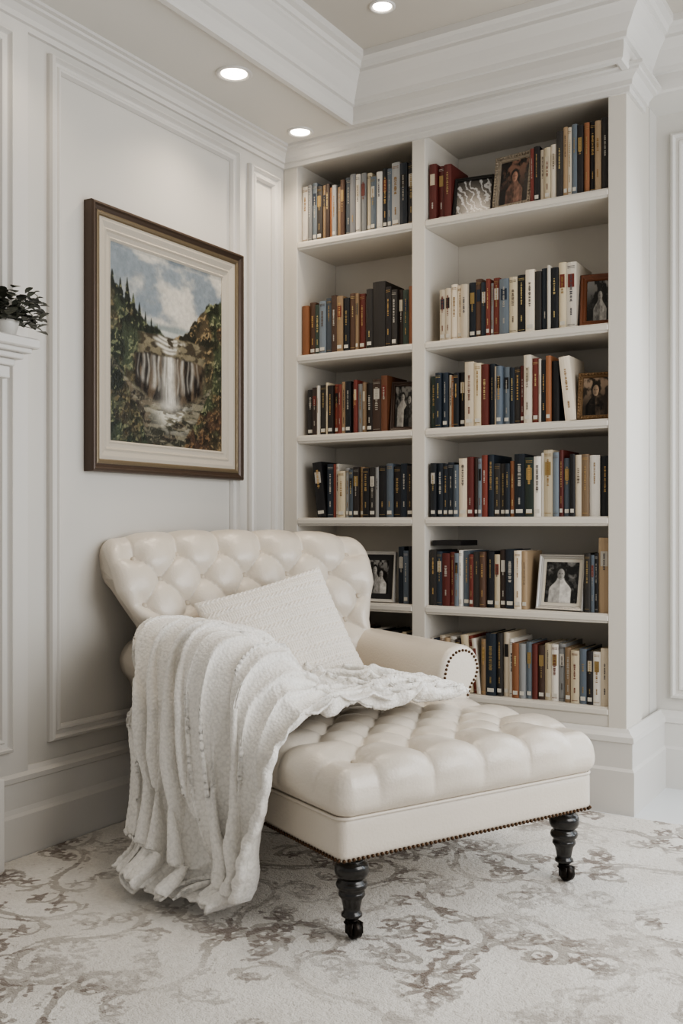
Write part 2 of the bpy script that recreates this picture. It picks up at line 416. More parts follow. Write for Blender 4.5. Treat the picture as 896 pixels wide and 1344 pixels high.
for (yc,x0_,x1_,w_) in ((.575,.38,.60,.008),(.555,.34,.66,.009),(.53,.36,.62,.009),(.51,.42,.58,.008)):
    kr=np.exp(-((y-yc-.01*np.sin(x*22))/w_)**2)*sst(x0_,x0_+.05,x)*sst(x1_,x1_-.05,x)*sst(.3,.5,fbm(x*20,y*30,15,3))
    img=mix(img,L('cbc6b8'),np.clip(kr,0,1))
top=.485-.25*(x-.5)**2*1.0+.03*(fbm(x*11,x*0+1,91)-.5)
bot=.22+.9*(x-.5)**2
kc=sst(top+.008,top-.008,y)*sst(.17,.22,x)*sst(.84,.79,x)*sst(bot-.02,bot+.02,y)
rock=mix(L('221c17'),L('5c4d3b'),sst(.46,.70,fbm(x*24,y*9,12)))
img=mix(img,rock,kc)
fall=np.zeros_like(x)
for cx,wd,b_,st_ in ((.50,.050,.205,1.2),(.462,.020,.22,.95),(.405,.011,.27,.55),(.365,.018,.28,.7),(.315,.008,.30,.45),(.275,.013,.31,.55),(.232,.006,.33,.4),(.575,.010,.26,.55),(.615,.016,.27,.65),(.668,.008,.29,.4),(.705,.014,.30,.55),(.758,.007,.33,.35)):
    wob=.007*np.sin(y*35+cx*30)
    fall=np.maximum(fall,st_*np.exp(-((x-cx+wob)/(wd*(1+1.2*(.49-y))))**2)*sst(b_,b_+.04,y)*sst(top+.004,top-.012,y))
fall=fall*(.10+1.05*fbm(x*85,y*7,14,3))
img=mix(img,L('d3cfc3'),np.clip(fall,0,1))
kp=sst(bot+.02,bot-.01,y+.02*fbm(x*8,y*8,6))*(1-np.clip(fall*1.4,0,1))
riv=mix(L('35352a'),L('7c7662'),sst(.43,.64,fbm(x*8,y*38,16,5)))
riv=mix(riv,L('c5c1b2'),np.clip(np.exp(-((x-.50-.35*(.22-y))/.13)**2)*sst(.03,.20,y)*1.6*sst(.40,.60,fbm(x*12,y*40,19,4)),0,1))
rk=sst(.55,.60,fbm(x*10,y*21,23,3)); riv=mix(riv,mix(L('28221b'),L('6a5f4c'),sst(.4,.65,fbm(x*30,y*50,24,3))),rk*.8)
riv=mix(riv,L('908a72'),.5*sst(.66,.8,br3)*sst(.5,.4,y))
img=mix(img,riv,kp)
mist=np.exp(-(((x-.495)/.085)**2+((y-.215)/.026)**2))*.8
img=mix(img,L('cdc9bd'),mist)
k=sst(.02,-.02,y-np.interp(x,[0,.08,.18,.27,.36],[.42,.36,.24,.12,-.1])-.10*(brush2-.5)); img=mix(img,cg*.85,k)
k=sst(.02,-.02,y-np.interp(x,[.56,.66,.78,.88,1],[-.1,.06,.20,.34,.46])-.10*(brush2-.5)); img=mix(img,ca*.88,k)
img*= (0.80+.36*brush)[...,None]
gray=img.mean(-1,keepdims=True); img=gray+(img-gray)*.85
a0,a1,b0,b1=y0+.105,y1-.105,z0+.105,z1-.105
v=[(.012,a0+(a1-a0)*i/(n-1),b0+(b1-b0)*j/(m-1)) for j in range(m) for i in range(n)]
f=[(j*n+i,j*n+i+1,(j+1)*n+i+1,(j+1)*n+i) for j in range(m-1) for i in range(n-1)]
add_mesh('canvas',v,f,mat('oil_paint',attr='col',rough=.4,bump=.25,bscale=120),True,P,img.reshape(-1,3))

# ---------------------------------------------------------------- recessed lights
M_bulb=mat('bulb_glow',(1,.9,.75),.5,emit=(1,.88,.72),estr=14)
def downlight(x,y,z,r,power):
    e=empty('recessed_downlight',(x,y,z))
    n=40; prof=[(r,0),(r,-.004),(r*.92,-.007),(r*.80,-.005),(r*.74,.0-.002),(r*.70,-.001)]
    v=[];f=[]
    for i in range(n):
        a=2*math.pi*i/n
        for q,h in prof: v.append((q*math.cos(a),q*math.sin(a),h))
    k=len(prof)
    for i in range(n):
        for j in range(k-1): f.append((i*k+j,i*k+j+1,((i+1)%n)*k+j+1,((i+1)%n)*k+j))
    add_mesh('trim_ring',v,f,M_trim,True,e)
    v=[(r*.72*math.cos(2*math.pi*i/n),r*.72*math.sin(2*math.pi*i/n),-.0015) for i in range(n)]
    add_mesh('lens',v,[tuple(range(n))],M_bulb,False,e)
    L_=bpy.data.lights.new('lamp','SPOT'); L_.energy=power; L_.color=(1,.84,.66); L_.spot_size=math.radians(125); L_.spot_blend=.9; L_.shadow_soft_size=.04
    o=bpy.data.objects.new('lamp',L_); COL.objects.link(o); o.parent=e; o.location=(0,0,-.02)
downlight(.275,-.70,ZS,.064,14)
downlight(.185,-.15,ZS,.054,11)
downlight(.26,-1.45,ZS,.064,5)
downlight(.75,-.49,ZT,.045,10)

# ---------------------------------------------------------------- chaise
TH=-math.radians(25.4)
RUGZ=.006; ZK=.965
vs_=-.03
O=(1.326+vs_*.429+.022*.904,-1.055+vs_*.904-.022*.429,0)
CH=empty('tufted_chaise_chair',(O[0],O[1],RUGZ),TH)
CH.scale=(1,1,ZK)

def tuft(a,b,amax,bmin,bmax,pw=.30):
    A_=np.clip(a,-amax,amax); B_=np.clip(b,bmin,bmax)
    p=(A_+B_)/2; q=(A_-B_)/2
    s=np.power(np.abs(np.sin(np.pi*p)*np.sin(np.pi*q))+1e-9,pw)
    pr=np.round(p); qr=np.round(q); ai=pr+qr; bi=pr-qr
    d2=(a-ai)**2+(b-bi)**2
    return s, np.exp(-d2/.13)
def rbox_grid(hx,hy,hz,step):
    vs=[];fs=[]
    for ax in range(3):
        for sg in (-1,1):
            h=[hx,hy,hz]; o=[i for i in range(3) if i!=ax]
            na=max(2,int(2*h[o[0]]/step)); nb=max(2,int(2*h[o[1]]/step))
            k=len(vs)
            for i in range(na+1):
                for j in range(nb+1):
                    p=[0,0,0]; p[ax]=sg*h[ax]; p[o[0]]=-h[o[0]]+2*h[o[0]]*i/na; p[o[1]]=-h[o[1]]+2*h[o[1]]*j/nb
                    vs.append(p)
            for i in range(na):
                for j in range(nb):
                    q=k+i*(nb+1)+j; fs.append((q,q+1,q+nb+2,q+nb+1))
    return np.array(vs,float),fs
def merge(o,d=1e-4):
    bm=bmesh.new(); bm.from_mesh(o.data); bmesh.ops.remove_doubles(bm,verts=bm.verts,dist=d); bmesh.ops.recalc_face_normals(bm,faces=bm.faces); bm.to_mesh(o.data); bm.free()
def rounded(vs,hx,hy,hz,r):
    lim=np.array([hx-r,hy-r,hz-r]); inn=np.clip(vs,-lim,lim); d=vs-inn
    ln=np.linalg.norm(d,axis=1,keepdims=True); nrm=d/np.maximum(ln,1e-9)
    return inn+nrm*r, nrm
UF=.078; UB=-1.10
hx=(UF-UB)/2; hy=.446; hz=.068; cxs=(UF+UB)/2; cz=.312+hz
vs,fs=rbox_grid(hx,hy,hz,.0058)
pos,nr=rounded(vs,hx,hy,hz,.060)
vv=pos[:,1]; u=pos[:,0]+cxs
UA=.080; UBt=.088; U0=-.045
a=vv/UA; b=(u-U0)/UBt
s,dent=tuft(a,b,4,-11,0)
low=sst(-.070,.045,pos[:,2])
h=(.024*s-.016)*(.10+.90*low)*sst(-.9,-.2,nr[:,2]) - .015*dent*np.clip(nr[:,2],0,1)
h=h+.0020*(fbm(vv*45+9,u*45+9,5,3)-.5)*low
crown=.008*(1-(vv/hy)**2)*np.clip(nr[:,2],0,1)
pos=pos+nr*h[:,None]; pos[:,2]+=crown
pos[:,0]+=cxs; pos[:,2]+=cz
so=add_mesh('seat_cushion',pos,fs,M_leath,True,CH); merge(so)
def ball_geo(g,c,r,nrm=None,flat=1.0,seg=8,rings=5):
    R=Vector(nrm).to_track_quat('Z','Y').to_matrix() if nrm is not None else Matrix.Identity(3)
    v=[];f=[]
    for i in range(rings+1):
        t=math.pi*i/rings
        for j in range(seg):
            p=2*math.pi*j/seg
            q=R@Vector((r*math.sin(t)*math.cos(p),r*math.sin(t)*math.sin(p),r*flat*math.cos(t)))
            v.append((c[0]+q.x,c[1]+q.y,c[2]+q.z))
    for i in range(rings):
        for j in range(seg):
            f.append((i*seg+j,i*seg+(j+1)%seg,(i+1)*seg+(j+1)%seg,(i+1)*seg+j))
    g.add(v,f)
gb=Geo()
for i in range(-4,5):
    for j in range(-7,1):
        if (i+j)%2==0:
            v_=i*UA; u_=j*UBt+U0
            ball_geo(gb,(u_,v_,cz+hz+.008*(1-(v_/hy)**2)-.0275),.011,(0,0,1),.6,12,6)
vs,fs=rbox_grid((.048+1.22)/2,.42,.06,.02)
pos,nr=rounded(vs,(.048+1.22)/2,.42,.06,.018); pos[:,0]+=(.048-1.22)/2; pos[:,2]+=.264
ro=add_mesh('seat_rail',pos,fs,M_leath,True,CH); merge(ro)
g=Geo()
def tube(g,pts,r,n=8,closed=False):
    P_=[Vector(p) for p in pts]; N=len(P_); v=[];f=[]
    for i,p in enumerate(P_):
        d=(P_[(i+1)%N]-P_[i-1]) if (closed or 0<i<N-1) else (P_[1]-P_[0] if i==0 else P_[-1]-P_[-2])
        R=d.to_track_quat('Z','Y').to_matrix()
        for k in range(n):
            q=R@Vector((r*math.cos(2*math.pi*k/n),r*math.sin(2*math.pi*k/n),0)); v.append(tuple(p+q))
    for i in range(N if closed else N-1):
        for k in range(n):
            a_=i*n+k;b_=i*n+(k+1)%n;c_=((i+1)%N)*n+(k+1)%n;d_=((i+1)%N)*n+k
            f.append((a_,b_,c_,d_))
    g.add(v,f)
def rrect(x0,x1,y0,y1,r,z,k=6):
    out=[]
    for cx,cy,a0 in ((x1-r,y1-r,0),(x0+r,y1-r,90),(x0+r,y0+r,180),(x1-r,y0+r,270)):
        for i in range(k+1):
            t=math.radians(a0+90*i/k); out.append((cx+r*math.cos(t),cy+r*math.sin(t),z))
    return out
tube(g,rrect(-1.2,.050,-.422,.422,.03,.316),.0045,8,True); g.obj('piping',M_leath,True,CH)
gn=Geo()
def nails(pts,sp,off=None):
    P_=np.array(pts,float); R_,s_=resample(P_,max(2,int(np.sum(np.linalg.norm(np.diff(P_,axis=0),axis=1))/sp)))
    return R_
rr=rrect(-1.2,.0485,-.4205,.4205,.018,.214); rr.append(rr[0])
for p in nails(rr,.0135): ball_geo(gn,p,.0050,seg=7,rings=4)
# back
prof=catmull([(-.96,.36),(-1.0,.50),(-1.045,.64),(-1.09,.76),(-1.125,.86),(-1.155,.935),(-1.20,.990),(-1.26,1.012),(-1.315,.990),(-1.345,.935),(-1.335,.865),(-1.295,.82),(-1.26,.77),(-1.245,.65),(-1.235,.45),(-1.22,.22)],10)
prof,arc=resample(prof,290)
tg=np.gradient(prof,axis=0); tg/=np.linalg.norm(tg,axis=1,keepdims=True)
nrm2=np.stack([tg[:,1],-tg[:,0]],1)
nv=260; rE=.045
iw=np.interp(prof[:,1],[.3,.55,.68,.82,.95],[.39,.40,.43,.50,.51])
sh=-.045*sst(.55,.85,prof[:,1])
arcfade=sst(.02,.12,arc)*sst(1.0,.84,arc)
AU=.084; BU=.094; S0=.15; JB=5
def back_pt(t,idx):
    W=iw[idx]; ax=np.abs(t)*W; core=W-rE
    v_=np.where(ax>core, core+rE*np.sin(np.clip((ax-core)/rE,0,1)*np.pi/2),ax)*np.sign(t)
    ins=np.where(ax>core, rE*(1-np.cos(np.clip((ax-core)/rE,0,1)*np.pi/2)),0)
    a=t*W/AU; b=(arc[idx]-S0)/BU
    s,dent=tuft(a,b,5,0,JB)
    tail=1-.8*sst(JB+.1,JB+1.8,b)
    h=arcfade[idx]*((.030*s-.018)*tail-.016*dent + .002*(fbm(a*4+40,b*4+40,6,3)-.5))
    h=h*sst(W, W-.07, ax)
    off=h-ins
    u_=prof[idx,0]+nrm2[idx,0]*off+.075*(v_/.5)**2*sst(.3,.6,prof[idx,1])
    z_=prof[idx,1]+nrm2[idx,1]*off-.026*(np.abs(v_)/.5)**3*sst(.8,.95,prof[idx,1])
    return u_,v_+sh[idx],z_
th=np.concatenate([np.linspace(-1,-.9,10),np.linspace(-.9,.9,nv)[1:-1],np.linspace(.9,1,10)])
idx=np.arange(len(prof)); V=[]
for t in th:
    u_,v_,z_=back_pt(np.full(len(idx),t),idx)
    V.append(np.stack([u_,v_,z_],1))
K=len(idx); Fc=[]
for i in range(len(th)-1):
    for j in range(K-1): Fc.append((i*K+j,i*K+j+1,(i+1)*K+j+1,(i+1)*K+j))
Vb=np.concatenate(V)
Fc.append(tuple(range(K))); Fc.append(tuple((len(th)-1)*K+j for j in range(K)))
bo=add_mesh('tufted_back',Vb,Fc,M_leath,True,CH)
for p_ in bo.data.polygons:
    if len(p_.vertices)>4: p_.use_smooth=False
for i in range(-5,6):
    for j in range(0,JB+1):
        if (i+j)%2==0:
            k=int(np.argmin(np.abs(arc-(S0+j*BU)))); t=i*AU/iw[k]
            if abs(t)>.93: continue
            u_,v_,z_=back_pt(np.array([t]),np.array([k]))
            nx,nz=nrm2[k]
            ball_geo(gb,(u_[0]+nx*.004,v_[0],z_[0]+nz*.004),.011,(nx,0,nz),.6,12,6)
gb.obj('buttons',M_butt,True,CH)
# arms
ap=catmull([(.285,.36),(.293,.46),(.298,.53),(.316,.590),(.352,.624),(.400,.632),(.444,.610),(.468,.562),(.460,.515),(.438,.485),(.424,.44),(.420,.36),(.418,.30)],8)
ap,_=resample(ap,80)
t2=np.gradient(ap,axis=0); t2/=np.linalg.norm(t2,axis=1,keepdims=True); n2=np.stack([-t2[:,1],t2[:,0]],1)
for sg in (-1,1):
    V=[];K2=len(ap); r=.022; uf=-.475 if sg>0 else -.52
    secs=[(uf-r+r*math.sin(q),r*(1-math.cos(q))) for q in np.linspace(math.pi/2,0,7)]+[(x_,0) for x_ in np.linspace(-.6,-1.2,16)]
    for (uu,ins) in secs:
        pr_=ap-n2*ins
        k=max(0,(-uu-.5)/.7)
        for (a_,z_) in pr_: V.append((uu,sg*(a_+.02*k),z_+(.01*k if z_>.45 else 0)))
    Fc=[]
    for i in range(len(secs)-1):
        for j in range(K2): Fc.append((i*K2+j,i*K2+(j+1)%K2,(i+1)*K2+(j+1)%K2,(i+1)*K2+j))
    Fc.append(tuple(range(K2))); Fc.append(tuple((len(secs)-1)*K2+j for j in range(K2)))
    ao=add_mesh('arm_right' if sg>0 else 'arm_left',V,Fc,M_leath,True,CH)
    for p_ in ao.data.polygons:
        if len(p_.vertices)>4: p_.use_smooth=False
    pr_=ap-n2*.018
    sel=[(uf+.0005,sg*a_,z_) for a_,z_ in pr_ if z_>.40]
    for p in nails(sel,.0135): ball_geo(gn,p,.0050,seg=7,rings=4)
gn.obj('nailheads',M_nail,True,CH)
# legs
g=Geo(); gc=Geo()
LP=[(0,.222),(.040,.222),(.042,.212),(.040,.204),(.030,.199),(.029,.194),(.038,.190),(.042,.180),(.042,.166),(.038,.156),(.030,.150),(.029,.146),(.036,.142),(.039,.134),(.036,.126),(.028,.120),(.032,.115),(.033,.108),(.026,.098),(.022,.080),(.020,.066),(.025,.062),(.026,.056),(.020,.051),(.0,.050)]
def lathe(g,c,prof,n=28):
    v=[];f=[]
    for i in range(n):
        t=2*math.pi*i/n
        for r,z in prof: v.append((c[0]+r*math.cos(t),c[1]+r*math.sin(t),c[2]+z))
    k=len(prof)
    for i in range(n):
        for j in range(k-1): f.append((i*k+j,((i+1)%n)*k+j,((i+1)%n)*k+j+1,i*k+j+1))
    g.add(v,f)
for (lu,lv) in ((-.004,-.355),(-.004,.362),(-1.12,-.34),(-1.12,.34)):
    lathe(g,(lu,lv,0),LP)
    lathe(gc,(lu,lv,0),[(0,.052),(.016,.052),(.016,.040),(.020,.038),(0,.036)],14)
    cx_=lu+.010
    for w0,w1 in ((-.017,-.012),(.012,.017)): gc.box(cx_-.014,cx_+.014,lv+w0,lv+w1,.014,.042)
    n=22; v=[]
    for yy_,r_ in ((-.011,.015),(-.009,.0225),(.009,.0225),(.011,.015)):
        for i in range(n):
            t=2*math.pi*i/n; v.append((cx_+r_*math.cos(t),lv+yy_,.0232+r_*math.sin(t)))
    f=[(k*n+i,k*n+(i+1)%n,(k+1)*n+(i+1)%n,(k+1)*n+i) for k in range(3) for i in range(n)]+[tuple(range(n)),tuple(3*n+i for i in range(n))]
    gc.add(v,f)
lo=g.obj('turned_legs',M_ebony,True,CH); co=gc.obj('casters',M_brass,True,CH)

# ---------------------------------------------------------------- knit pillow
def knit_mat(name,color,scale,strength,sheen=.4,dist=.006,lo=.8,f0=.3):
    m=mat(name,color,.9,sheen=sheen); nt=m.node_tree; n=nt.nodes; l=nt.links; p=n['Principled BSDF']
    tc=n.new('ShaderNodeTexCoord'); v1=n.new('ShaderNodeTexVoronoi'); v1.inputs['Scale'].default_value=scale
    l.new(tc.outputs['Object'],v1.inputs['Vector'])
    nz=n.new('ShaderNodeTexNoise'); nz.inputs['Scale'].default_value=scale*4; l.new(tc.outputs['Object'],nz.inputs['Vector'])
    ad=n.new('ShaderNodeMath'); ad.operation='MULTIPLY_ADD'; ad.inputs[1].default_value=.5
    l.new(nz.outputs['Fac'],ad.inputs[0]); l.new(v1.outputs['Distance'],ad.inputs[2])
    b=n.new('ShaderNodeBump'); b.inputs['Strength'].default_value=strength; b.inputs['Distance'].default_value=dist; b.invert=True
    l.new(ad.outputs[0],b.inputs['Height']); l.new(b.outputs['Normal'],p.inputs['Normal'])
    r=n.new('ShaderNodeMapRange'); r.inputs['From Min'].default_value=f0; r.inputs['From Max'].default_value=.8; r.inputs['To Min'].default_value=1.0; r.inputs['To Max'].default_value=lo
    l.new(v1.outputs['Distance'],r.inputs['Value'])
    mx=n.new('ShaderNodeVectorMath'); mx.operation='SCALE'; mx.inputs[0].default_value=color; l.new(r.outputs['Result'],mx.inputs['Scale']); l.new(mx.outputs[0],p.inputs['Base Color'])
    return m
M_pil=knit_mat('pillow_knit',hexc('f0eae1'),210,.3,lo=.94,dist=.003)
M_blk=knit_mat('blanket_knit',hexc('fbf8f2'),120,.7,lo=.88,dist=.0035,f0=.42)
N=300; q=np.linspace(-1,1,N); X,Y=np.meshgrid(q,q)
hw=.235
prof_=np.power(np.clip((1-X**2)*(1-Y**2),0,1),.36)
px_=X*hw*(1- .07*(np.cos(Y*np.pi/2))*np.abs(X)**4)
py_=Y*hw*(1-.07*(np.cos(X*np.pi/2))*np.abs(Y)**4)
NR=8.5
c_=((Y+1)*NR)%1; kk=np.floor((Y+1)*NR)
s1=np.exp(-((c_-.5-.16*np.sin(X*46+kk))/.15)**2); s2=np.exp(-((c_-.5+.16*np.sin(X*46+kk))/.15)**2)
cable=.0065*np.maximum(s1*(.85+.15*np.cos(X*46+kk)),s2*(.85-.15*np.cos(X*46+kk)))
seed_=.0030*np.abs(np.sin(X*90)*np.sin(c_*np.pi*3))+.002*np.sin(np.pi*c_)
rel=np.where(kk%2==0,cable,seed_)
Zt=.076*prof_+rel*sst(.0,.3,prof_)+.010*(fbm(X*3+5,Y*3+5,4)-.5)*prof_
Zb=-.070*prof_
V=np.concatenate([np.stack([px_,py_,Zt],-1).reshape(-1,3),np.stack([px_,py_,Zb],-1).reshape(-1,3)])
Fc=[]
for k,off in enumerate((0,N*N)):
    for j in range(N-1):
        for i in range(N-1):
            a_=off+j*N+i; Fc.append((a_,a_+1,a_+N+1,a_+N) if k==0 else (a_,a_+N,a_+N+1,a_+1))
po=add_mesh('throw_pillow',V,Fc,M_pil,True); merge(po,2e-4)
th_=math.radians(28); ya=math.radians(-14); rl=math.radians(16)
nn=Vector((math.cos(th_)*math.cos(ya),math.cos(th_)*math.sin(ya),math.sin(th_)))
wv=Vector((-math.sin(ya),math.cos(ya),0)); uv=nn.cross(wv)
w2=wv*math.cos(rl)+uv*math.sin(rl); u2=-wv*math.sin(rl)+uv*math.cos(rl)
R=Matrix((w2,u2,nn)).transposed().to_4x4()
CMu=Matrix.Translation((O[0],O[1],RUGZ))@Matrix.Rotation(TH,4,'Z')
po.matrix_world=CMu@Matrix.Translation((-.865,-.045,.595))@R

# ---------------------------------------------------------------- throw blanket
ns,nw=280,470
tab=np.array([
#w    va    za    vf    zf    uB    uF
[0,   .22, .468, .22, .468,-.44,-.29],
[.14, .06, .475, .06, .475,-.64,-.25],
[.28,-.11, .478,-.11, .475,-.80,-.23],
[.36,-.21, .49, -.24, .475,-.87,-.21],
[.43,-.27, .57, -.33, .475, -.93,-.19],
[.49,-.32, .635,-.40,.465,-.98,-.17],
[.55,-.40, .658,-.445,.44,-1.01,-.15],
[.61,-.465,.635,-.475,.39, -1.01,-.13],
[.68,-.495,.55, -.485,.31, -.97,-.12],
[.78,-.51, .38, -.49, .20, -.88,-.13],
[.88,-.535,.18, -.495,.09, -.79,-.17],
[.94,-.58, .05,-.51, .035,-.72,-.21],
[1.0,-.70, .010,-.59, .010,-.63,-.25]])
w=np.linspace(0,1,nw); s=np.linspace(0,1,ns)
dense=catmull(tab,24)
va,za,vf,zf,uB,uF=[np.interp(w,dense[:,0],dense[:,k]) for k in range(1,7)]
WW,SS=np.meshgrid(w,s,indexing='ij')
warp=.05*np.sin(WW*7+1)*np.sin(SS*np.pi)
uu=uB[:,None]+(uF-uB)[:,None]*(SS+warp)
kb=sst(-.52,-.22,uu+.03*np.sin(WW*9))
vv=va[:,None]*(1-kb)+vf[:,None]*kb
zz=za[:,None]*(1-kb)+zf[:,None]*kb
dv=np.gradient(vv,axis=0); dz=np.gradient(zz,axis=0); ln=np.sqrt(dv**2+dz**2)+1e-9
nvv=dz/ln; nzz=-dv/ln
amp=np.interp(w,[0,.1,.35,.45,.55,.65,.8,.93,1],[.035,.052,.056,.046,.032,.050,.082,.082,.035])[:,None]
SW=SS+.09*np.sin(6.28*SS*1.6+WW*3+.6)+.035*np.sin(6.28*SS*3.3-WW*5)
ph=SW*np.pi*5.4+1.3*np.sin(WW*4.5)+2.2*(fbm(WW*2.5,SS*2,5,3)-.5)*2
ph2=SS*np.pi*13+2.5*np.sin(WW*5+1)+9*(fbm(WW*3.0,SS*3,9,3)-.5)
f1=np.abs(np.sin(ph))**.85; f2=np.abs(np.sin(ph2))
big=.45+1.0*fbm(WW*3+3,SS*4,31,2)
rid=1-np.abs(2*fbm(WW*9,SS*7,41,2)-1)*2.2
crump=.022*np.clip(rid,0,1)**2*sst(.62,.40,WW)
dd=amp*(f1*big+.20*f2)+.010*fbm(WW*14,SS*8,3,3)+crump
dd=dd+.0018*np.abs(np.sin(SS*np.pi*62+1.2*np.sin(WW*40)))*np.abs(np.sin(WW*np.pi*125))
vv=vv+nvv*dd; zz=zz+nzz*dd
uu=uu+.026*np.sin(2*ph)*sst(.45,.8,WW)+.010*np.sin(2*ph2)
edge=sst(.06,0,SS)+sst(.94,1,SS)
uu=uu+.035*(fbm(WW*9,SS*0,7)-.5)+.006*np.sin(WW*130)*edge
hem=.05*(fbm(SS*5,SS*0+2,2)-.5)+.012*np.sin(SS*19)+.006*np.sin(SS*170)
vv=vv+np.where(WW>.93,hem*sst(.93,1,WW),0)+np.where(WW<.08,-hem*2*sst(.08,0,WW),0)
zz=np.maximum(zz,.008)
V=np.stack([uu,vv,zz],-1).reshape(-1,3)
Fc=[(j*ns+i,j*ns+i+1,(j+1)*ns+i+1,(j+1)*ns+i) for j in range(nw-1) for i in range(ns-1)]
bl=add_mesh('throw_blanket',V,Fc,M_blk,True)
bl.matrix_world=CMu
sd=bl.modifiers.new('thick','SOLIDIFY'); sd.thickness=.006; sd.offset=1

# ---------------------------------------------------------------- rug
rx0,rx1,ry0,ry1=.03,3.2,-4.1,-.045
st=.0065; nx=int((rx1-rx0)/st); ny=int((ry1-ry0)/st)
pat=np.zeros((ny,nx)); leaf=np.zeros((ny,nx))
def stamp(F_,x,y,r,val=1):
    ci=(x-rx0)/st; cj=(y-ry0)/st; R_=r/st
    i0=max(0,int(ci-R_)-1); i1=min(nx,int(ci+R_)+2); j0=max(0,int(cj-R_)-1); j1=min(ny,int(cj+R_)+2)
    if i0>=i1 or j0>=j1: return
    jj,ii=np.mgrid[j0:j1,i0:i1]; d=np.sqrt((ii-ci)**2+(jj-cj)**2)/R_
    F_[j0:j1,i0:i1]=np.maximum(F_[j0:j1,i0:i1],np.clip(1-d,0,1)*val)
rg=random.Random(5)
def leafs(F_,x,y,a,L_,wd,val=1,curl=0):
    for k in range(9):
        t=k/8; aa=a+curl*t; 
        stamp(F_,x,y,max(.010,wd*math.sin(math.pi*(.12+.8*t))),val)
        x+=math.cos(aa)*L_/8; y+=math.sin(aa)*L_/8
def rosette(x,y,r,n):
    for k in range(n): leafs(leaf,x+r*.3*math.cos(k*6.283/n),y+r*.3*math.sin(k*6.283/n),k*6.283/n,r*.7,r*.26,.95)
    for k in range(n*3): a=k*6.283/(n*3); stamp(pat,x+r*1.15*math.cos(a),y+r*1.15*math.sin(a),.014)
def volute(x,y,a,steps,curv,wd,main=True,tight=5.5):
    for k in range(steps):
        t=k/steps
        stamp(pat,x,y,wd*(1-.45*t))
        if main and k%2==0:
            stamp(pat,x+math.cos(a+1.57)*.026*(1-t)*(1 if curv<0 else -1),y+math.sin(a+1.57)*.026*(1-t)*(1 if curv<0 else -1),wd*.62,.8)
        x+=math.cos(a)*.0055; y+=math.sin(a)*.0055
        a+=curv*.0055*(.55+tight*t*t)
        sd=-1 if curv>0 else 1
        if k%15==7 and t<.85:
            leafs(leaf if rg.random()<.6 else pat,x,y,a+sd*.75,rg.uniform(.045,.08)*(1.1-.6*t),rg.uniform(.013,.020),rg.uniform(.75,1),-sd*1.5)
        if main and k in (int(steps*.28),int(steps*.5)): volute(x,y,a+sd*.8,int(steps*.5),-curv*1.5,wd*.85,False,6)
    for q_ in range(5): leafs(leaf,x,y,a+q_*1.26,.026,.012,.9)
for i in range(11):
    for j in range(14):
        X_=rx0+i*.32+rg.uniform(-.05,.05)+(.16 if j%2 else 0); Y_=ry0+j*.30+rg.uniform(-.05,.05)
        a_=rg.uniform(0,6.28); cv=rg.choice([-1,1])*rg.uniform(7.5,10)
        volute(X_,Y_,a_,rg.randint(80,105),cv,rg.uniform(.012,.016))
        volute(X_,Y_,a_+math.pi,rg.randint(60,85),cv,rg.uniform(.012,.015))
        if (i+j)%4==0: rosette(X_+.14,Y_+.13,rg.uniform(.04,.06),rg.choice([5,6,8]))
yy,xx=np.mgrid[0:ny,0:nx]
zz=RUGZ-.003+.002*vnoise(xx*.9,yy*.9,3)+.001*fbm(xx*.1,yy*.1,8)
V=np.stack([rx0+xx*st,ry0+yy*st,zz],-1).reshape(-1,3)
I=(yy[:-1,:-1]*nx+xx[:-1,:-1]).ravel()
Fa=np.stack([I,I+1,I+nx+1,I+nx],1)
me=bpy.data.meshes.new('area_rug')
me.vertices.add(len(V)); me.vertices.foreach_set('co',V.ravel().astype(np.float32))
me.loops.add(Fa.size); me.loops.foreach_set('vertex_index',Fa.ravel().astype(np.int32))
me.polygons.add(len(Fa)); me.polygons.foreach_set('loop_start',np.arange(0,Fa.size,4,dtype=np.int32))
me.update(calc_edges=True)
ca_=me.color_attributes.new('col','FLOAT_COLOR','POINT')
c4=np.ones((nx*ny,4),np.float32); c4[:,0]=pat.ravel(); c4[:,1]=leaf.ravel(); ca_.data.foreach_set('color',c4.ravel())
me.polygons.foreach_set('use_smooth',[True]*len(Fa))
rug=bpy.data.objects.new('area_rug',me); COL.objects.link(rug)
m=bpy.data.materials.new('rug_wool'); m.use_nodes=True; nt=m.node_tree; n_=nt.nodes; l_=nt.links; p_=n_['Principled BSDF']
p_.inputs['Roughness'].default_value=.95; p_.inputs['Sheen Weight'].default_value=.3
at=n_.new('ShaderNodeAttribute'); at.attribute_name='col'; sp=n_.new('ShaderNodeSeparateColor'); l_.new(at.outputs['Color'],sp.inputs[0])
tc=n_.new('ShaderNodeTexCoord')
def noise(sc,det=4,dist=0):
    z=n_.new('ShaderNodeTexNoise'); z.inputs['Scale'].default_value=sc; z.inputs['Detail'].default_value=det; z.inputs['Distortion'].default_value=dist; l_.new(tc.outputs['Object'],z.inputs['Vector']); return z.outputs['Fac']
def mth(op,a,b=None,c=None):
    z=n_.new('ShaderNodeMath'); z.operation=op
    for i,q in enumerate((a,b,c)):
        if q is None: continue
        if isinstance(q,(int,float)): z.inputs[i].default_value=q
        else: l_.new(q,z.inputs[i])
    return z.outputs[0]
def ss_(x,a,b,t0=0,t1=1):
    z=n_.new('ShaderNodeMapRange'); z.interpolation_type='SMOOTHSTEP'; z.inputs['From Min'].default_value=a; z.inputs['From Max'].default_value=b; z.inputs['To Min'].default_value=t0; z.inputs['To Max'].default_value=t1; l_.new(x,z.inputs['Value']); return z.outputs[0]
fine=noise(95,3); mid=noise(32,4); big=noise(2.6,3)
e1=mth('MULTIPLY_ADD',mth('SUBTRACT',mid,.5),1.1,sp.outputs[0])
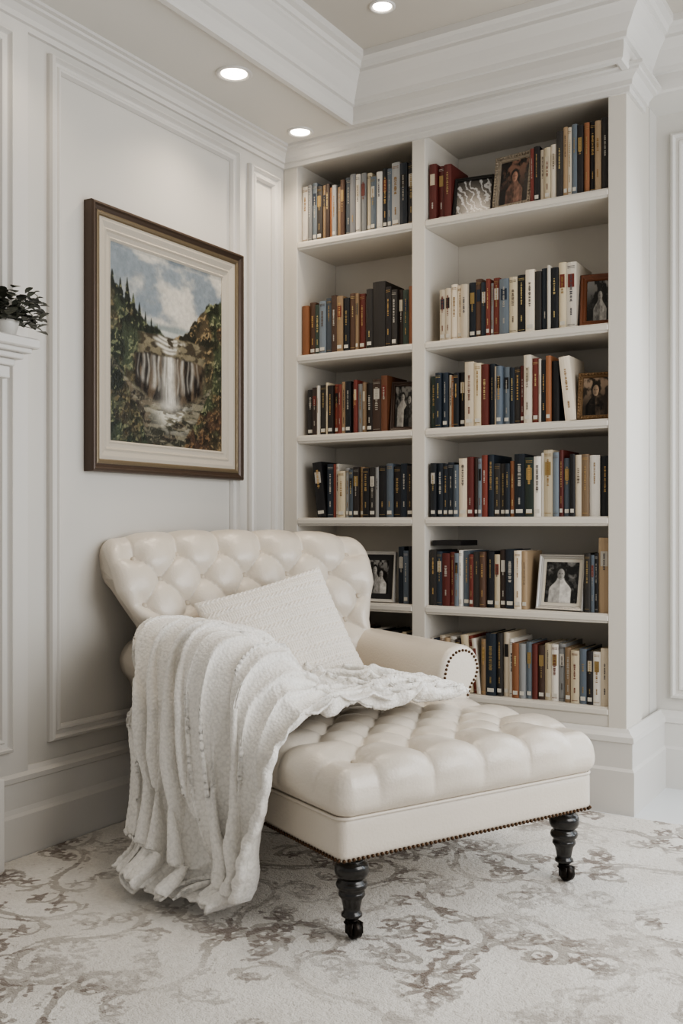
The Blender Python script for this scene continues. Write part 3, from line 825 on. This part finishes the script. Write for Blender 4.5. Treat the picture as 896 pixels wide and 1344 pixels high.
e1=mth('MULTIPLY_ADD',mth('SUBTRACT',fine,.5),.8,e1)
m1=mth('MULTIPLY',ss_(e1,.24,.46),ss_(big,.38,.58,.35,1))
e2=mth('MULTIPLY_ADD',mth('SUBTRACT',mid,.5),1.5,sp.outputs[1])
e2=mth('MULTIPLY_ADD',mth('SUBTRACT',fine,.5),1.1,e2)
m2=mth('MULTIPLY',ss_(e2,.28,.54),ss_(big,.42,.60,.35,1))
def mixc(f,a,b):
    z=n_.new('ShaderNodeMix'); z.data_type='RGBA'; l_.new(f,z.inputs[0])
    for i,q in ((6,a),(7,b)):
        if isinstance(q,tuple): z.inputs[i].default_value=(*q,1)
        else: l_.new(q,z.inputs[i])
    return z.outputs[2]
base=mixc(ss_(noise(5,3),.35,.65),hexc('dfdad2'),hexc('ebe7e0'))
c1=mixc(mth('MULTIPLY',m1,.75),base,hexc('92897e'))
c2=mixc(mth('MULTIPLY',m2,.86),c1,hexc('6b5a4c'))
c3=mixc(ss_(fine,.3,.75,.0,.16),c2,hexc('8f877d'))
l_.new(c3,p_.inputs['Base Color'])
bp=n_.new('ShaderNodeBump'); bp.inputs['Strength'].default_value=.9; bp.inputs['Distance'].default_value=.006
hgt=mth('MULTIPLY_ADD',noise(260,2),.6,fine); hgt=mth('MULTIPLY_ADD',m1,-.25,hgt)
l_.new(hgt,bp.inputs['Height']); l_.new(bp.outputs['Normal'],p_.inputs['Normal'])
me.materials.append(m)

# ---------------------------------------------------------------- plant on mantel
PL=empty('potted_plant',(.10,-1.545,1.535))
g=Geo(); lathe(g,(0,0,0),[(0,.0),(.026,.0),(.030,.004),(.040,.04),(.043,.05),(.040,.052),(.036,.046),(0,.044)],24); g.obj('pot',mat('white_ceramic',hexc('d9d6cf'),.25),True,PL)
g=Geo(); rp=random.Random(3)
for i in range(260):
    a=rp.uniform(0,6.28); el=rp.uniform(-.6,1.3); r_=rp.uniform(.03,.105)
    c=Vector((r_*math.cos(a)*math.cos(el*.8),r_*math.sin(a)*math.cos(el*.8),.068+r_*math.sin(el)*.72))
    d=Vector((math.cos(a),math.sin(a),rp.uniform(-.7,.6))).normalized(); sd_=d.cross(Vector((0,0,1))).normalized(); up=sd_.cross(d)
    Ln=rp.uniform(.026,.040); wd=Ln*.38; q=[]
    for t,ww_,hh in ((0,0,0),(.3,.8,.1),(.6,1,.14),(.85,.6,.08),(1,0,0)):
        q.append((c+d*Ln*t+sd_*wd*ww_+up*Ln*hh)); q.append((c+d*Ln*t-sd_*wd*ww_+up*Ln*hh))
    g.add([tuple(z) for z in q],[(0,2,3),(2,4,5,3),(4,6,7,5),(6,8,7)])
    if i%3==0:
        tube(g,[(0,0,.045),tuple(c*.6+Vector((0,0,.02))),tuple(c)],.0012,5)
g.obj('foliage',mat('dark_leaves',hexc('52544a'),.45,var=.4,vscale=30),False,PL)

# ---------------------------------------------------------------- lights, world, camera
W=bpy.data.worlds.new('world'); S.world=W; W.use_nodes=True
bg=W.node_tree.nodes['Background']; bg.inputs['Color'].default_value=(1,.99,.975,1); bg.inputs['Strength'].default_value=.37
def area(name,loc,target,sx,sy,en,col):
    L_=bpy.data.lights.new(name,'AREA'); L_.shape='RECTANGLE'; L_.size=sx; L_.size_y=sy; L_.energy=en; L_.color=col
    o=bpy.data.objects.new(name,L_); COL.objects.link(o); o.location=loc
    d=Vector(target)-Vector(loc); o.rotation_euler=d.to_track_quat('-Z','Y').to_euler(); return o
area('window_light',(3.3,-1.3,1.5),(0.6,-.9,.7),1.6,1.6,39,(1,.99,.975))
area('alcove_window_light',(2.25,.44,1.4),(2.0,-1.5,.6),1.0,1.8,15,(.88,.94,1))
area('alcove_side_fill',(3.2,-.15,1.3),(1.4,.25,1.3),.5,2.0,16,(.82,.91,1))  # added cool fill to brighten pilaster side and alcove, no window behind it
cam=bpy.data.cameras.new('camera'); co_=bpy.data.objects.new('camera',cam); COL.objects.link(co_)
co_.location=(2.412,-3.482,1.0); co_.rotation_euler=(math.pi/2,0,math.radians(31.39))
cam.sensor_fit='VERTICAL'; cam.sensor_height=36; cam.lens=35.1; cam.shift_y=18/1344
cam.clip_start=.05
S.camera=co_
